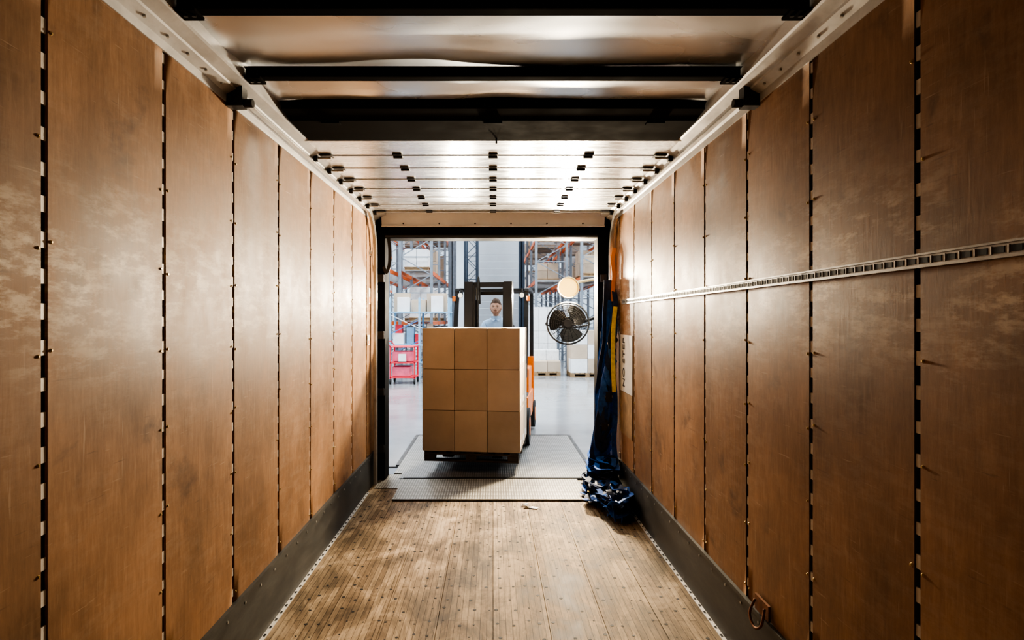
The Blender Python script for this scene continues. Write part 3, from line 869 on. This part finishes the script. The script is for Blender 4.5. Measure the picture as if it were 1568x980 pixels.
# head
b=B(); hc=Vector((0,2.36,1.872)); n,m=64,48
vs=[]
for j in range(m+1):
    ph=math.pi*j/m
    for i in range(n):
        t=2*math.pi*i/n
        d=Vector((math.sin(ph)*math.cos(t),math.sin(ph)*math.sin(t),math.cos(ph)))
        x,y,z=d.x*.079,d.y*.100,d.z*.130
        if d.z<0:
            k=-d.z; x*=1-.22*k; 
            if y<0: y*=1+.02*k
            else: y*=1-.35*k
        if d.y<0:
            fr=-d.y
            g=lambda cx,cz,sx,sz:math.exp(-((x-cx)/sx)**2-((z-cz)/sz)**2)
            y-=.026*g(0,-.022,.011,.020)*fr+.012*g(0,.0,.008,.02)*fr
            y+=.009*(g(.031,.008,.016,.012)+g(-.031,.008,.016,.012))*fr
            y-=.006*g(0,.028,.045,.010)*fr
            y-=.007*g(0,-.062,.022,.012)*fr+.010*g(0,-.100,.022,.016)*fr
            y-=.004*(g(.045,-.022,.02,.02)+g(-.045,-.022,.02,.02))*fr
        hw=max(0,min(1,(z-(.062-.9*max(0,abs(x)-.04)))/.012)) if y<0 else (1 if z>-.06 else 0)
        if hw>0:
            s=1+hw*(.075+.05*noise.noise(d*6)); x*=s;y*=s;z*=s*(1.02 if z>.08 else 1)
        vs.append(hc+Vector((x,y,z)))
def hk(c):
    c=c-hc
    if c.y<0:
        if c.z>.068-.9*max(0,abs(c.x)-.04)+.004*math.sin(c.x*180): return 'hair'
    elif (c.y>.006 and c.z>-.06) or c.z>.03: return 'hair'
    if c.y<.03 and c.z<-.062+1.3*max(0,abs(c.x)-.036) and c.z<-.0 and not (abs(c.x)<.020 and -.071<c.z<-.056): return 'beard'
    if c.y<0 and abs(c.x)<.026 and -.054<c.z<-.044: return 'beard'
    return 'skin'
F={}
for j in range(m):
    for i in range(n):
        i2=(i+1)%n; f=(j*n+i,j*n+i2,(j+1)*n+i2,(j+1)*n+i)
        c=sum((vs[a] for a in f),Vector())/4; F.setdefault(hk(c),[]).append(f)
for k,fs in F.items(): b.add(vs,fs,k,True)
for s_ in (-1,1):
    b.sph(hc+Vector((s_*.031,-.083,.008)),(.0120,.010,.0070),'eye'); b.sph(hc+Vector((s_*.031,-.0915,.008)),(.0055,.003,.0055),'iris')
    b.tube([hc+Vector((s_*.015,-.099,.024)),hc+Vector((s_*.032,-.098,.028)),hc+Vector((s_*.048,-.087,.023))],.0032,'hair')
    b.tube([hc+Vector((s_*.017,-.092,.013)),hc+Vector((s_*.031,-.0955,.0155)),hc+Vector((s_*.045,-.087,.012))],.0032,'skin')
    b.sph(hc+Vector((s_*.082,.008,-.002)),(.010,.019,.031),'skin'); b.sph(hc+Vector((s_*.011,-.114,-.030)),(.008,.010,.007),'skin')
b.sph(hc+Vector((0,-.101,-.060)),(.021,.009,.0045),'lips'); b.sph(hc+Vector((0,-.101,-.067)),(.018,.009,.0045),'lips')
b.obj('head',0,parent=man)
b=B()
for s_ in (-1,1):
    b.add([(0,2.352,1.70),(s_*.066,2.385,1.752),(s_*.082,2.40,1.715),(s_*.040,2.345,1.668)],[(0,1,2,3)],'shirt')
b.ribbon([(math.cos(a)*.068,2.425+math.sin(a)*.066,1.735+.006*math.sin(a)) for a in [k*math.pi*2/20 for k in range(21)]],.035,.004,'shirt',up=(1,0,0))
b.obj('collar',0,parent=man)
# ---------------------------------------------------------------- lights
def area(name,loc,sx,sy,p,c,rot=(0,0,0)):
    l=bpy.data.lights.new(name,'AREA'); l.shape='RECTANGLE'; l.size=sx; l.size_y=sy; l.energy=p; l.color=c
    o=bpy.data.objects.new(name,l); COL.objects.link(o); o.location=loc; o.rotation_euler=rot; return o
for x in (-11,-4,3.5,11):
    for y in (12,20,29,39):
        area('ceiling_light',(x,y,9.6),1.2,6,500,(.90,.96,1.0))
l=bpy.data.lights.new('dock_lamp_beam','SPOT'); l.energy=620; l.color=(1,.82,.58); l.spot_size=math.radians(165); l.spot_blend=.25; l.shadow_soft_size=.11
o=bpy.data.objects.new('dock_lamp_beam',l); COL.objects.link(o); o.location=lc+Vector((0,-.06,0))
o.rotation_euler=(Vector((-.15,-1,-.10))).to_track_quat('-Z','Y').to_euler()
for s_ in (-1,1):  # fill spots added on the overhead guard to brighten the trailer walls
    l=bpy.data.lights.new('added_wall_fill','SPOT'); l.energy=160; l.color=(1,.90,.72); l.spot_size=math.radians(130); l.spot_blend=.7; l.shadow_soft_size=.035
    o=bpy.data.objects.new('added_wall_fill',l); COL.objects.link(o); o.parent=fk; o.location=(s_*.43,1.74,2.03)
    o.rotation_euler=(Vector((s_*.45+.12,-1,-.22))).to_track_quat('-Z','Y').to_euler()
w=bpy.data.worlds.new('World'); S.world=w; w.use_nodes=True
w.node_tree.nodes['Background'].inputs[0].default_value=(.8,.88,1,1); w.node_tree.nodes['Background'].inputs[1].default_value=.3
# ---------------------------------------------------------------- camera
cam=bpy.data.cameras.new('camera'); cam.lens=36*920/1568; cam.sensor_width=36; cam.shift_x=29/1568; cam.clip_end=200
co=bpy.data.objects.new('camera',cam); COL.objects.link(co); co.location=(0,0,1.70); co.rotation_euler=(math.pi/2,0,0)
S.camera=co
S.view_settings.view_transform='AgX'; S.view_settings.look='AgX - High Contrast'; S.view_settings.exposure=0.92
